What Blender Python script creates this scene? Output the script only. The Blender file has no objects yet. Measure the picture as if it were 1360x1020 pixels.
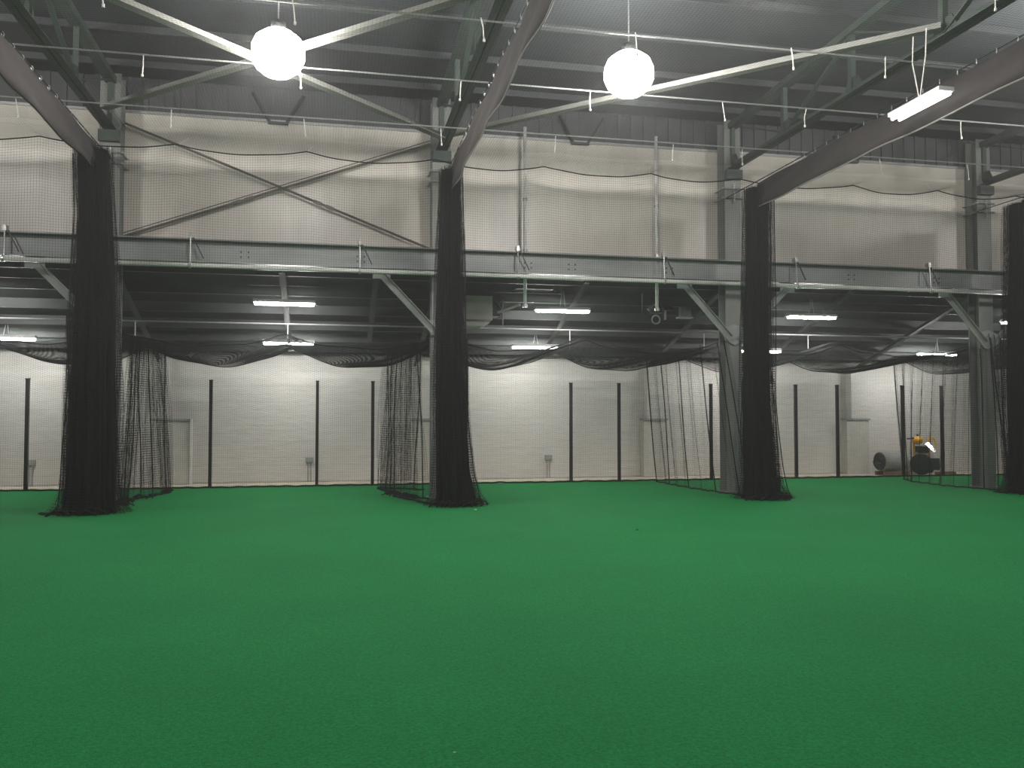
import bpy, math, random
import numpy as np
from mathutils import Vector, Matrix
random.seed(7); RNG = np.random.default_rng(7)
S = bpy.context.scene
COL = S.collection

# ---------------------------------------------------------------- camera
cd = bpy.data.cameras.new('camera'); cam = bpy.data.objects.new('camera', cd); COL.objects.link(cam)
cam.location = (0, 0, 1.7)
cam.rotation_euler = (math.radians(90) + math.atan(42/1140), 0, -math.atan(240/1140))
cd.sensor_fit = 'HORIZONTAL'; cd.sensor_width = 36; cd.lens = 1140/1360*36
cd.clip_start = 0.05; cd.clip_end = 200
S.camera = cam

# ---------------------------------------------------------------- world and exposure
w = bpy.data.worlds.new('world'); S.world = w; w.use_nodes = True
w.node_tree.nodes['Background'].inputs[0].default_value = (0.86, 0.93, 1.0, 1)
w.node_tree.nodes['Background'].inputs[1].default_value = 0.06
vs_ = w.node_tree.nodes.new('ShaderNodeVolumeScatter')          # added thin haze, imitates lens glare and glow around the lamps
vs_.inputs['Density'].default_value = 0.0035; vs_.inputs['Anisotropy'].default_value = 0.55
w.node_tree.links.new(vs_.outputs[0], w.node_tree.nodes['World Output'].inputs['Volume'])
S.view_settings.view_transform = 'Standard'; S.view_settings.look = 'None'
S.view_settings.gamma = 1; S.view_settings.use_curve_mapping = False
S.view_settings.exposure = 0.0
S.cycles.use_denoising = True
S.cycles.max_bounces = 6; S.cycles.diffuse_bounces = 4; S.cycles.glossy_bounces = 3
S.cycles.sample_clamp_indirect = 6

# high bay lamps of the same rows that hang outside the frame, over and behind the camera
LAMPZ = 7.3
HALL_POWER = 560
for x, y in [(-0.8, 6.6), (5.2, -2.0), (-7.4, 12.6), (-7.6, 2.0), (11.9, 11.5), (11.4, 2.5), (17.8, 11.5)]:
    l = bpy.data.lights.new('hall_lamp_light', 'POINT'); l.energy = HALL_POWER; l.color = (1, 0.965, 0.93)
    l.shadow_soft_size = 0.26
    o = bpy.data.objects.new('hall_lamp_light', l); o.location = (x, y, LAMPZ); COL.objects.link(o)

GLOBE_STRENGTH = 100
TUBE_STRENGTH = 185
STRIP_STRENGTH = 15

# ---------------------------------------------------------------- materials
def nodes(name):
    m = bpy.data.materials.new(name); m.use_nodes = True
    nt = m.node_tree; b = nt.nodes['Principled BSDF']
    return m, nt, b
def lin(c):
    return tuple(((v/255)/12.92 if v/255 <= 0.04045 else ((v/255+0.055)/1.055)**2.4) for v in c)
def mat(name, rgb, rough=0.6, metal=0.0, var=0.0, scale=6.0, bump=0.0, bscale=30.0, spec=0.5, stretch=(1,1,1)):
    m, nt, b = nodes(name)
    c = lin(rgb)
    b.inputs['Base Color'].default_value = (*c, 1)
    b.inputs['Roughness'].default_value = rough; b.inputs['Metallic'].default_value = metal
    b.inputs['Specular IOR Level'].default_value = spec
    tc = nt.nodes.new('ShaderNodeTexCoord'); mp = nt.nodes.new('ShaderNodeMapping')
    mp.inputs['Scale'].default_value = stretch
    nt.links.new(tc.outputs['Object'], mp.inputs['Vector'])
    if var > 0:
        n = nt.nodes.new('ShaderNodeTexNoise'); n.inputs['Scale'].default_value = scale; n.inputs['Detail'].default_value = 5
        nt.links.new(mp.outputs[0], n.inputs['Vector'])
        r = nt.nodes.new('ShaderNodeMapRange'); r.inputs['From Min'].default_value = 0.3; r.inputs['From Max'].default_value = 0.7
        r.inputs['To Min'].default_value = 1-var; r.inputs['To Max'].default_value = 1+var
        nt.links.new(n.outputs['Fac'], r.inputs['Value'])
        mx = nt.nodes.new('ShaderNodeVectorMath'); mx.operation = 'SCALE'
        mx.inputs[0].default_value = c
        nt.links.new(r.outputs[0], mx.inputs['Scale'])
        nt.links.new(mx.outputs[0], b.inputs['Base Color'])
    if bump > 0:
        n2 = nt.nodes.new('ShaderNodeTexNoise'); n2.inputs['Scale'].default_value = bscale; n2.inputs['Detail'].default_value = 4
        nt.links.new(mp.outputs[0], n2.inputs['Vector'])
        bp = nt.nodes.new('ShaderNodeBump'); bp.inputs['Strength'].default_value = bump; bp.inputs['Distance'].default_value = 0.02
        nt.links.new(n2.outputs['Fac'], bp.inputs['Height']); nt.links.new(bp.outputs[0], b.inputs['Normal'])
    return m
def emis(name, rgb, strength):
    m, nt, b = nodes(name)
    b.inputs['Base Color'].default_value = (0.8, 0.8, 0.8, 1)
    b.inputs['Emission Color'].default_value = (*rgb, 1); b.inputs['Emission Strength'].default_value = strength
    return m

M = {}
M['net'] = mat('black_netting', (34, 37, 35), 0.9, spec=0.1)
M['netcore'] = mat('gathered_netting', (31, 37, 33), 0.95, var=0.35, scale=9, bump=0.9, bscale=60, spec=0.05, stretch=(1, 1, 0.15))
M['rope'] = mat('dark_rope', (32, 34, 33), 0.9, spec=0.1)
M['vinyl'] = mat('grey_brown_vinyl', (66, 61, 60), 0.85, var=0.10, scale=3, bump=0.3, bscale=5)
M['vinyl_dark'] = mat('dark_vinyl', (46, 42, 41), 0.85, var=0.10, scale=3, bump=0.3, bscale=5)
M['vinyl_hem'] = mat('pale_hem_rope', (128, 124, 118), 0.5)
M['galv'] = mat('galvanised_steel', (176, 178, 176), 0.35, 0.6, var=0.1, scale=12)
M['steel'] = mat('grey_painted_steel', (140, 144, 140), 0.5, var=0.12, scale=4, bump=0.1, bscale=20)
M['girder'] = mat('girder_paint', (132, 136, 134), 0.42, var=0.14, scale=2.2, bump=0.08, bscale=9, stretch=(0.5, 1, 2))
M['column'] = mat('column_paint', (120, 123, 118), 0.45, var=0.14, scale=3, stretch=(1, 1, 0.4))
M['truss'] = mat('dark_green_truss_paint', (60, 71, 64), 0.5, var=0.15, scale=5)
M['strut'] = mat('pale_strut_paint', (128, 129, 122), 0.6, var=0.08, scale=5)
M['roof'] = mat('dark_roof_deck', (60, 64, 66), 0.55, var=0.12, scale=1.2)
M['purlin'] = mat('dark_purlin', (58, 62, 63), 0.55, var=0.1)
M['aisle_roof'] = mat('green_grey_aisle_deck', (46, 52, 48), 0.5, var=0.2, scale=1.0)
M['aisle_purlin'] = mat('aisle_purlin', (54, 60, 56), 0.5, var=0.15)
M['clad'] = mat('dark_ribbed_cladding', (72, 75, 76), 0.55, var=0.1, scale=2)
M['rod'] = mat('brown_grey_brace_rod', (96, 92, 84), 0.5)
M['post'] = mat('black_post_paint', (22, 22, 20), 0.5)
M['white_pipe'] = mat('white_pipe', (205, 204, 200), 0.35, var=0.05)
M['housing'] = mat('white_enamel', (205, 206, 204), 0.4)
M['cord'] = mat('white_cord', (215, 212, 205), 0.5)
M['box'] = mat('beige_metal_box', (150, 148, 138), 0.5, var=0.1, scale=3)
M['darkmetal'] = mat('dark_metal', (48, 52, 50), 0.5, 0.3, var=0.1)
M['wood'] = mat('old_timber', (120, 100, 76), 0.8, var=0.3, scale=8, stretch=(0.3, 3, 3))
M['yellow'] = mat('yellow_paint', (222, 168, 40), 0.45)
M['green_end'] = mat('green_roll_end', (28, 52, 38), 0.9, var=0.3, scale=25, bump=0.5, bscale=60)
M['roll_back'] = mat('grey_turf_backing', (150, 150, 146), 0.85, var=0.15, scale=7)
M['globe'] = emis('lit_globe', (1, 0.965, 0.93), GLOBE_STRENGTH)
M['tube'] = emis('lit_tube', (1.0, 0.985, 0.97), TUBE_STRENGTH)
M['tube_hall'] = emis('lit_hall_tube', (1.0, 0.985, 0.97), STRIP_STRENGTH)
M['casing'] = mat('casing_paint', (178, 176, 166), 0.6, var=0.06)
M['polished'] = mat('polished_plate', (235, 235, 232), 0.22, 0.9)
M['leaf'] = mat('dry_leaf', (30, 52, 28), 0.8)
M['scrap'] = mat('pale_scrap', (170, 190, 165), 0.8)

def turf_mat():
    m, nt, b = nodes('green_turf')
    tc = nt.nodes.new('ShaderNodeTexCoord')
    n1 = nt.nodes.new('ShaderNodeTexNoise'); n1.inputs['Scale'].default_value = 120; n1.inputs['Detail'].default_value = 3
    n2 = nt.nodes.new('ShaderNodeTexNoise'); n2.inputs['Scale'].default_value = 0.55; n2.inputs['Detail'].default_value = 4
    n3 = nt.nodes.new('ShaderNodeTexNoise'); n3.inputs['Scale'].default_value = 45; n3.inputs['Detail'].default_value = 4
    for n in (n1, n2, n3): nt.links.new(tc.outputs['Object'], n.inputs['Vector'])
    a = nt.nodes.new('ShaderNodeMath'); a.operation = 'ADD'
    nt.links.new(n1.outputs['Fac'], a.inputs[0]); nt.links.new(n3.outputs['Fac'], a.inputs[1])
    mr = nt.nodes.new('ShaderNodeMapRange'); mr.inputs['From Min'].default_value = 0.7; mr.inputs['From Max'].default_value = 1.3
    nt.links.new(a.outputs[0], mr.inputs['Value'])
    cr = nt.nodes.new('ShaderNodeMix'); cr.data_type = 'RGBA'
    cr.inputs[6].default_value = (*lin((6, 97, 46)), 1); cr.inputs[7].default_value = (*lin((28, 133, 70)), 1)
    nt.links.new(mr.outputs[0], cr.inputs[0])
    mr2 = nt.nodes.new('ShaderNodeMapRange'); mr2.inputs['From Min'].default_value = 0.3; mr2.inputs['From Max'].default_value = 0.7
    mr2.inputs['To Min'].default_value = 0.93; mr2.inputs['To Max'].default_value = 1.07
    nt.links.new(n2.outputs['Fac'], mr2.inputs['Value'])
    sc = nt.nodes.new('ShaderNodeVectorMath'); sc.operation = 'SCALE'
    nt.links.new(cr.outputs[2], sc.inputs[0]); nt.links.new(mr2.outputs[0], sc.inputs['Scale'])
    nt.links.new(sc.outputs[0], b.inputs['Base Color'])
    b.inputs['Roughness'].default_value = 0.85; b.inputs['Specular IOR Level'].default_value = 0.15
    bp = nt.nodes.new('ShaderNodeBump'); bp.inputs['Strength'].default_value = 1.0; bp.inputs['Distance'].default_value = 0.01
    nt.links.new(n1.outputs['Fac'], bp.inputs['Height']); nt.links.new(bp.outputs[0], b.inputs['Normal'])
    return m
M['turf'] = turf_mat()
M['slab'] = mat('pale_concrete', (222, 214, 192), 0.8, var=0.14, scale=3, bump=0.2)

def wall_mat(name, rgb, course, rough, wrinkle, bstr):
    """painted wall: horizontal course lines, blotches and surface roughness"""
    m, nt, b = nodes(name)
    tc = nt.nodes.new('ShaderNodeTexCoord'); sp = nt.nodes.new('ShaderNodeSeparateXYZ')
    nt.links.new(tc.outputs['Object'], sp.inputs[0])
    mp = nt.nodes.new('ShaderNodeMapping'); mp.inputs['Scale'].default_value = wrinkle
    nt.links.new(tc.outputs['Object'], mp.inputs['Vector'])
    n = nt.nodes.new('ShaderNodeTexNoise'); n.inputs['Scale'].default_value = 2.0; n.inputs['Detail'].default_value = 7; n.inputs['Roughness'].default_value = 0.65
    nt.links.new(mp.outputs[0], n.inputs['Vector'])
    d = nt.nodes.new('ShaderNodeMath'); d.operation = 'DIVIDE'; d.inputs[1].default_value = course
    nt.links.new(sp.outputs['Z'], d.inputs[0])
    f = nt.nodes.new('ShaderNodeMath'); f.operation = 'FRACT'; nt.links.new(d.outputs[0], f.inputs[0])
    g = nt.nodes.new('ShaderNodeMath'); g.operation = 'LESS_THAN'; g.inputs[1].default_value = 0.02/course
    nt.links.new(f.outputs[0], g.inputs[0])
    mr = nt.nodes.new('ShaderNodeMapRange'); mr.inputs['From Min'].default_value = 0.3; mr.inputs['From Max'].default_value = 0.7
    mr.inputs['To Min'].default_value = 0.9; mr.inputs['To Max'].default_value = 1.06
    nt.links.new(n.outputs['Fac'], mr.inputs['Value'])
    mu = nt.nodes.new('ShaderNodeMath'); mu.operation = 'MULTIPLY_ADD'; mu.inputs[1].default_value = -0.07
    nt.links.new(g.outputs[0], mu.inputs[0]); nt.links.new(mr.outputs[0], mu.inputs[2])
    sc = nt.nodes.new('ShaderNodeVectorMath'); sc.operation = 'SCALE'; sc.inputs[0].default_value = lin(rgb)
    nt.links.new(mu.outputs[0], sc.inputs['Scale']); nt.links.new(sc.outputs[0], b.inputs['Base Color'])
    b.inputs['Roughness'].default_value = rough
    bp = nt.nodes.new('ShaderNodeBump'); bp.inputs['Strength'].default_value = bstr; bp.inputs['Distance'].default_value = 0.03
    h = nt.nodes.new('ShaderNodeMath'); h.operation = 'MULTIPLY_ADD'; h.inputs[1].default_value = -0.4
    nt.links.new(g.outputs[0], h.inputs[0]); nt.links.new(n.outputs['Fac'], h.inputs[2])
    nt.links.new(h.outputs[0], bp.inputs['Height']); nt.links.new(bp.outputs[0], b.inputs['Normal'])
    return m
M['wall_low'] = wall_mat('painted_masonry', (196, 193, 186), 0.203, 0.55, (1.0, 1, 6.0), 0.5)
M['wall_up'] = wall_mat('white_faced_insulation', (200, 194, 184), 1.30, 0.36, (1.3, 1, 0.28), 0.30)

# ---------------------------------------------------------------- mesh helpers
class MB:
    """collects shapes for ONE mesh object"""
    def __init__(self): self.v = []; self.f = []; self.n = 0
    def add(self, v, f):
        v = np.asarray(v, float).reshape(-1, 3); self.v.append(v)
        self.f.extend([tuple(i+self.n for i in q) for q in f]); self.n += len(v); return self
    def box(self, c, s, rot=None):
        c = np.array(c, float); h = np.array(s, float)/2
        p = np.array([[x, y, z] for x in (-1, 1) for y in (-1, 1) for z in (-1, 1)])*h
        if rot is not None: p = p @ np.array(rot).T
        return self.add(p+c, [(0,1,3,2),(4,6,7,5),(0,4,5,1),(2,3,7,6),(0,2,6,4),(1,5,7,3)])
    def span(self, a, b):
        a = np.array(a, float); b = np.array(b, float); return self.box((a+b)/2, np.abs(b-a))
    def bar(self, a, b, wd, ht, up=(0, 0, 1)):
        a = np.array(a, float); b = np.array(b, float); d = b-a; L = np.linalg.norm(d); d /= L
        u = np.array(up, float); s = np.cross(d, u); s /= np.linalg.norm(s); u = np.cross(s, d)
        return self.box((a+b)/2, (L, wd, ht), np.stack([d, s, u], 1))
    def angle(self, a, b, sz, t=0.01, up=(0, 0, 1), flip=1):
        """an L section"""
        a = np.array(a, float); b = np.array(b, float); d = (b-a)/np.linalg.norm(b-a)
        u = np.array(up, float); s = np.cross(d, u); s /= np.linalg.norm(s); u = np.cross(s, d)
        self.bar(a, b, sz, t, up); o = s*flip*(sz/2-t/2)+u*(sz/2+t/2*0.98)
        return self.bar(a+o, b+o, t, sz, up)
    def tube(self, pts, r, n=8, caps=True):
        pts = np.array(pts, float); m = len(pts)
        t = np.gradient(pts, axis=0); t /= np.linalg.norm(t, axis=1)[:, None]+1e-12
        ref = np.array([0, 0, 1.]) if abs(t[0, 2]) < 0.9 else np.array([0, 1., 0])
        s = np.cross(t, ref); s /= np.linalg.norm(s, axis=1)[:, None]+1e-12; u = np.cross(s, t)
        a = np.arange(n)*2*math.pi/n; rr = np.broadcast_to(np.asarray(r, float), (m,))
        P = pts[:, None]+rr[:, None, None]*(np.cos(a)[None, :, None]*s[:, None]+np.sin(a)[None, :, None]*u[:, None])
        f = [(i*n+j, i*n+(j+1) % n, (i+1)*n+(j+1) % n, (i+1)*n+j) for i in range(m-1) for j in range(n)]
        if caps: f += [tuple(range(n))[::-1], tuple((m-1)*n+j for j in range(n))]
        return self.add(P, f)
    def lathe(self, c, prof, n=24, axis='z'):
        a = np.arange(n)*2*math.pi/n; P = []
        for r, h in prof:
            x, y, z = r*np.cos(a), r*np.sin(a), np.full(n, h)
            P.append(np.stack({'z': (x, y, z), 'x': (z, x, y), 'y': (x, z, y)}[axis], 1))
        m = len(prof)
        f = [(i*n+j, i*n+(j+1) % n, (i+1)*n+(j+1) % n, (i+1)*n+j) for i in range(m-1) for j in range(n)]
        f += [tuple(range(n))[::-1], tuple((m-1)*n+j for j in range(n))]
        return self.add(np.concatenate(P)+np.array(c), f)
    def build(self, name, m, parent=None, smooth=False, loc=None):
        me = bpy.data.meshes.new(name); v = np.concatenate(self.v)
        if loc is not None: v = v-np.array(loc)
        me.from_pydata(v.tolist(), [], self.f); me.materials.append(m)
        if smooth:
            me.polygons.foreach_set('use_smooth', [True]*len(me.polygons))
        return link(name, me, parent, loc)
def link(name, me, parent=None, loc=None):
    o = bpy.data.objects.new(name, me); COL.objects.link(o)
    if loc is not None: o.location = loc
    if parent is not None:
        o.parent = parent
        # children are modelled in world coordinates: undo the parent's placement
        o.matrix_parent_inverse = Matrix.Translation(parent.location).inverted() if tuple(parent.rotation_euler) == (0, 0, 0) else parent.matrix_basis.inverted()
    return o
def empty(name, loc):
    o = bpy.data.objects.new(name, None); o.location = loc; COL.objects.link(o); o.empty_display_size = 0.2; return o
def tag(o, label=None, cat=None, group=None, kind=None):
    if label: o['label'] = label
    if cat: o['category'] = cat
    if group: o['group'] = group
    if kind: o['kind'] = kind
    return o
def structure(name, mb, m): return tag(mb.build(name, m), kind='structure')

# --- netting: every string is a real thin three-sided tube
def strings(lines, r):
    """lines [k, m, 3] -> verts, quads of k tubes with three sides"""
    L = np.asarray(lines, float); k, m, _ = L.shape
    t = np.gradient(L, axis=1); t /= np.linalg.norm(t, axis=2)[..., None]+1e-12
    ref = np.where(np.abs(t[..., 1:2]) < 0.8, np.array([0, 1., 0]), np.array([1., 0, 0]))
    s = np.cross(t, ref); s /= np.linalg.norm(s, axis=2)[..., None]+1e-12; u = np.cross(s, t)
    a = np.arange(3)*2*math.pi/3+0.3
    P = L[:, :, None]+r*(np.cos(a)[None, None, :, None]*s[:, :, None]+np.sin(a)[None, None, :, None]*u[:, :, None])
    base = (np.arange(k)[:, None, None]*m+np.arange(m-1)[None, :, None])*3+np.arange(3)[None, None]
    nxt = (np.arange(k)[:, None, None]*m+np.arange(m-1)[None, :, None])*3+(np.arange(3)[None, None]+1) % 3
    Q = np.stack([base, nxt, nxt+3, base+3], -1).reshape(-1, 4)
    return P.reshape(-1, 3), Q
def net_object(name, groups, m, parent=None, r=0.0015):
    V = []; Q = []; n = 0
    for g in groups:
        rr = r
        if isinstance(g, tuple): g, rr = g
        v, q = strings(g, rr); V.append(v); Q.append(q+n); n += len(v)
    V = np.concatenate(V).astype(np.float32); Q = np.concatenate(Q).astype(np.int32)
    me = bpy.data.meshes.new(name); me.vertices.add(len(V)); me.vertices.foreach_set('co', V.ravel())
    me.loops.add(Q.size); me.loops.foreach_set('vertex_index', Q.ravel())
    me.polygons.add(len(Q)); me.polygons.foreach_set('loop_start', np.arange(len(Q), dtype=np.int32)*4)
    me.update(calc_edges=True); me.materials.append(m)
    return link(name, me, parent)
def sheet(P, U, V, nu, nv, su, sv):
    """surface P(u, v) -> strings along v at nu places (sv points each) and strings along u at nv places (su points)"""
    u = np.linspace(U[0], U[1], nu); v = np.linspace(V[0], V[1], sv)
    a = P(u[:, None]+0*v[None], 0*u[:, None]+v[None])
    u2 = np.linspace(U[0], U[1], su); v2 = np.linspace(V[0], V[1], nv)
    b = P(u2[None]+0*v2[:, None], 0*u2[None]+v2[:, None])
    return [a, b]

# ---------------------------------------------------------------- layout (metres)
BAY = [-4.2, 2.2, 8.72, 15.2]           # steel columns
NETX = [-4.08, 2.2, 8.52, 14.86]        # divider nets drawn back beside them
WALLY, TURFY, UPY, COLY = 22.9, 21.25, 18.0, 17.73
XL, XR = -16.0, 26.0

# ---------------------------------------------------------------- shell
structure('floor', MB().span((XL, -12, -0.12), (XR, WALLY+0.2, -0.012)), M['slab'])
tag(MB().span((XL+.01, -11.99, -0.012), (XR-.01, TURFY, 0.006)).build('artificial_turf', M['turf']),
    'bright green artificial turf laid over the whole hall floor', 'turf')
structure('wall_back', MB().span((XL, WALLY, 0.0), (XR, WALLY+0.25, 3.5)), M['wall_low'])
structure('wall_upper', MB().span((XL, UPY, 4.95), (XR, UPY+0.12, 7.72)), M['wall_up'])
mb = MB().span((XL, UPY+0.03, 7.72), (XR, UPY+0.1, 8.6))
for x in np.arange(XL, XR, 0.3): mb.span((x, UPY-0.0, 7.72), (x+0.09, UPY+0.04, 8.5))
structure('wall_cladding', mb, M['clad'])
structure('trim_1', MB().span((XL, UPY-0.05, 7.69), (XR, UPY-0.0005, 7.74)), M['galv'])
mb = MB()
for z in (7.33, 6.86): mb.span((XL, UPY-0.012, z), (XR, UPY-0.0005, z+0.022))
structure('trim_2', mb, M['wall_up'])
# side and rear enclosure, outside the frame
structure('wall_left', MB().span((XL-0.2, -12, 0), (XL, WALLY, 9.2)), M['clad'])
structure('wall_right', MB().span((XR, -12, 0), (XR+0.2, WALLY, 9.2)), M['clad'])
structure('wall_front', MB().span((XL, -12.2, 0), (XR, -12, 9.6)), M['clad'])
# roof: shallow slope up from the wall, purlins and deck ribs along X
def roofz(y): return 8.42+0.03*(UPY-y)
mb = MB(); a = (roofz(18.1), roofz(-12))
mb.add([[XL, 18.12, a[0]], [XR, 18.12, a[0]], [XR, -12, a[1]], [XL, -12, a[1]],
        [XL, 18.12, a[0]+.1], [XR, 18.12, a[0]+.1], [XR, -12, a[1]+.1], [XL, -12, a[1]+.1]],
       [(0,1,2,3),(7,6,5,4),(0,4,5,1),(1,5,6,2),(2,6,7,3),(3,7,4,0)])
structure('ceiling', mb, M['roof'])
for y in np.arange(17.2, -11, -1.45):
    tag(MB().span((XL, y-0.035, roofz(y)-0.13), (XR, y+0.035, roofz(y)-0.004)).build('trim_3', M['purlin']), kind='structure')

# aisle lean-to roof
def az(y): return 4.98-0.32*(y-17.7)
y0, y1 = 17.62, WALLY
mb = MB().add([[XL, y0, az(y0)], [XR, y0, az(y0)], [XR, y1+.2, az(y1+.2)], [XL, y1+.2, az(y1+.2)],
        [XL, y0, az(y0)+.06], [XR, y0, az(y0)+.06], [XR, y1+.2, az(y1+.2)+.06], [XL, y1+.2, az(y1+.2)+.06]],
       [(3,2,1,0),(4,5,6,7),(1,5,4,0),(2,6,5,1),(3,7,6,2),(0,4,7,3)])
structure('ceiling_aisle', mb, M['aisle_roof'])
for y in (18.25, 19.15, 20.05, 20.9, 21.6, 22.2):
    mb = MB().span((XL, y-0.012, az(y)-0.21), (XR, y+0.012, az(y)-0.012))
    mb.span((XL, y-0.05, az(y)-0.222), (XR, y+0.05, az(y)-0.21))
    tag(mb.build('trim_4', M['aisle_purlin']), kind='structure')

# ---------------------------------------------------------------- steel frame
def hsec(mb, x, y, z0, z1, wd=0.38, dp=0.36, t=0.022):
    mb.span((x-wd/2, y-dp/2, z0), (x+wd/2, y-dp/2+t, z1)); mb.span((x-wd/2, y+dp/2-t, z0), (x+wd/2, y+dp/2, z1))
    mb.span((x-t/2, y-dp/2+t, z0), (x+t/2, y+dp/2-t, z1)); return mb
where = ['far left, behind the leftmost gathered black net', 'second from the left, half hidden behind a gathered black net',
         'third from the left, its foot bare on the turf', 'rightmost, standing right of the yellow machine']
for i, x in enumerate(BAY):
    c = empty('steel_column', (x, COLY, 0))
    tag(c, 'grey steel H column '+where[i], 'column')
    hsec(MB(), x, COLY, 0.03, 8.3).build('shaft', M['column'], c)
    MB().box((x, COLY, 0.018), (0.5, 0.5, 0.024)).build('base_plate', M['column'], c)
    for z in (6.54, 6.75):
        mb = MB(); mb.tube([(x-0.27, COLY-0.215, z), (x+0.27, COLY-0.215, z)], 0.014)
        mb.tube([(x-0.27, COLY+0.2, z), (x+0.27, COLY+0.2, z)], 0.014)
        for s in (-1, 1):
            mb.bar((x+s*0.22, COLY-0.24, z), (x+s*0.22, COLY+0.23, z), 0.04, 0.012)
            for k in (0.16, 0.24): mb.lathe((x+s*k, COLY-0.215, z), [(0.026, -0.012), (0.026, 0.012)], 6, 'x')
        mb.build('clamp_rod', M['galv'], c)
    MB().tube([(x+0.02, COLY-0.235, 6.42), (x+0.02, COLY-0.235, 6.86)], 0.016).build('eye_bolt', M['galv'], c)
    # gusset under the truss
    MB().span((x-0.19, COLY-0.3, 6.95), (x+0.19, COLY-0.18, 7.16)).build('truss_seat', M['truss'], c)

g = empty('steel_girder', (5.5, 17.35, 4.64))
tag(g, 'long grey steel I girder running across the hall under the upper wall', 'girder')
mb = MB()
mb.span((XL, 17.2, 5.065), (XR, 17.5, 5.09)); mb.span((XL, 17.2, 4.64), (XR, 17.5, 4.665)); mb.span((XL, 17.342, 4.665), (XR, 17.358, 5.065))
beam = mb.build('beam', M['girder'], g)
for x in (-1.74, -8.0, 0.49, 3.92, 4.87, 7.05, 11.43, 13.63):
    for dx, dz in ((0, 0), (0, 0.1), (0.14, 0), (0.14, 0.1)):
        MB().lathe((x+dx, 17.334, 4.78+dz), [(0.017, -0.012), (0.017, 0.01)], 6, 'y').build('bolt', M['darkmetal'], beam)
for i, x in enumerate(BAY):
    for s in ((-1,) if i < 2 else (-1, 1)):
        lab = 'sloping grey steel knee brace on the %s of the %s column' % (('left' if s < 0 else 'right'), ['far left', 'second', 'third', 'rightmost'][i])
        k = empty('knee_brace', (x+s*0.16, 17.4, 3.4)); tag(k, lab, 'brace')
        A = (x+s*0.10, 17.47, 3.38); B = (x+s*1.22, 17.40, 4.545)
        mb = MB(); mb.bar(A, B, 0.15, 0.012, (0, 1, 0)); mb.bar((A[0], A[1]-.045, A[2]+.07), (B[0], B[1]-.045, B[2]+.07), 0.012, 0.09, (0, 1, 0))
        mb.build('strut', M['steel'], k)
        MB().add([[x+s*0.0, 17.51, 3.25], [x+s*0.22, 17.51, 3.36], [x+s*0.3, 17.51, 3.62], [x+s*0.0, 17.51, 3.72],
                  [x+s*0.0, 17.53, 3.25], [x+s*0.22, 17.53, 3.36], [x+s*0.3, 17.53, 3.62], [x+s*0.0, 17.53, 3.72]],
                 [(0,1,2,3),(7,6,5,4),(0,4,5,1),(1,5,6,2),(2,6,7,3),(3,7,4,0)]).build('gusset_plate', M['steel'], k)
        MB().span((x+s*1.05, 17.39, 4.46), (x+s*1.4, 17.405, 4.638)).build('gusset_plate', M['steel'], k)

p = empty('sprinkler_main_pipe', (5.5, 17.12, 4.56)); tag(p, 'long pale pipe hung on rods just under the grey girder', 'pipe')
MB().tube([(XL, 17.12, 4.555), (XR, 17.12, 4.555)], 0.045, 12).build('pipe', M['white_pipe'], p, True)
for x in (-9.0, -5.87, -2.65, 0.53, 3.74, 6.93, 10.03, 13.39, 16.6):
    mb = MB(); mb.tube([(x, 17.14, 4.6), (x, 17.17, 5.2)], 0.016); mb.lathe((x, 17.12, 4.555), [(0.06, -0.02), (0.06, 0.02)], 12, 'x')
    mb.span((x-0.03, 17.15, 5.092), (x+0.03, 17.28, 5.19))
    mb.build('pipe_hanger', M['galv'], p)
    MB().bar((x+0.05, 17.18, 5.1), (x+0.24, 17.18, 4.7), 0.02, 0.02).build('sway_brace', M['darkmetal'], p)

# x bracing rods in the left bay, in front of the upper wall
zt, zb = 7.42, 5.18
for k, (za, zb_, y, lab) in enumerate([(7.42, 5.18, 17.80, 'falling from left to right'), (5.2, 7.42, 17.86, 'rising from left to right')]):
    a = np.array([-4.0, y, za]); b = np.array([2.0, y, zb_])
    e = empty('brace_rod', tuple(a)); tag(e, 'thin cross bracing rod on the pale upper wall, '+lab, 'brace')
    mb = MB(); mb.tube([a, b], 0.026, 6)
    if k: mb.tube([a+[0, 0, 0.07], b+[0, 0, 0.07]], 0.010, 6)
    mb.build('rod', M['rod'], e)
    q = a+(b-a)*(0.37 if k else 0.635)
    d = (b-a)/np.linalg.norm(b-a)
    mb = MB(); mb.bar(q-d*0.2, q-d*0.03, 0.06, 0.06); mb.bar(q+d*0.05, q+d*0.22, 0.06, 0.06); mb.bar(q-d*0.2, q+d*0.22, 0.02, 0.02)
    mb.build('turnbuckle', M['rod'], e)

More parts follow.
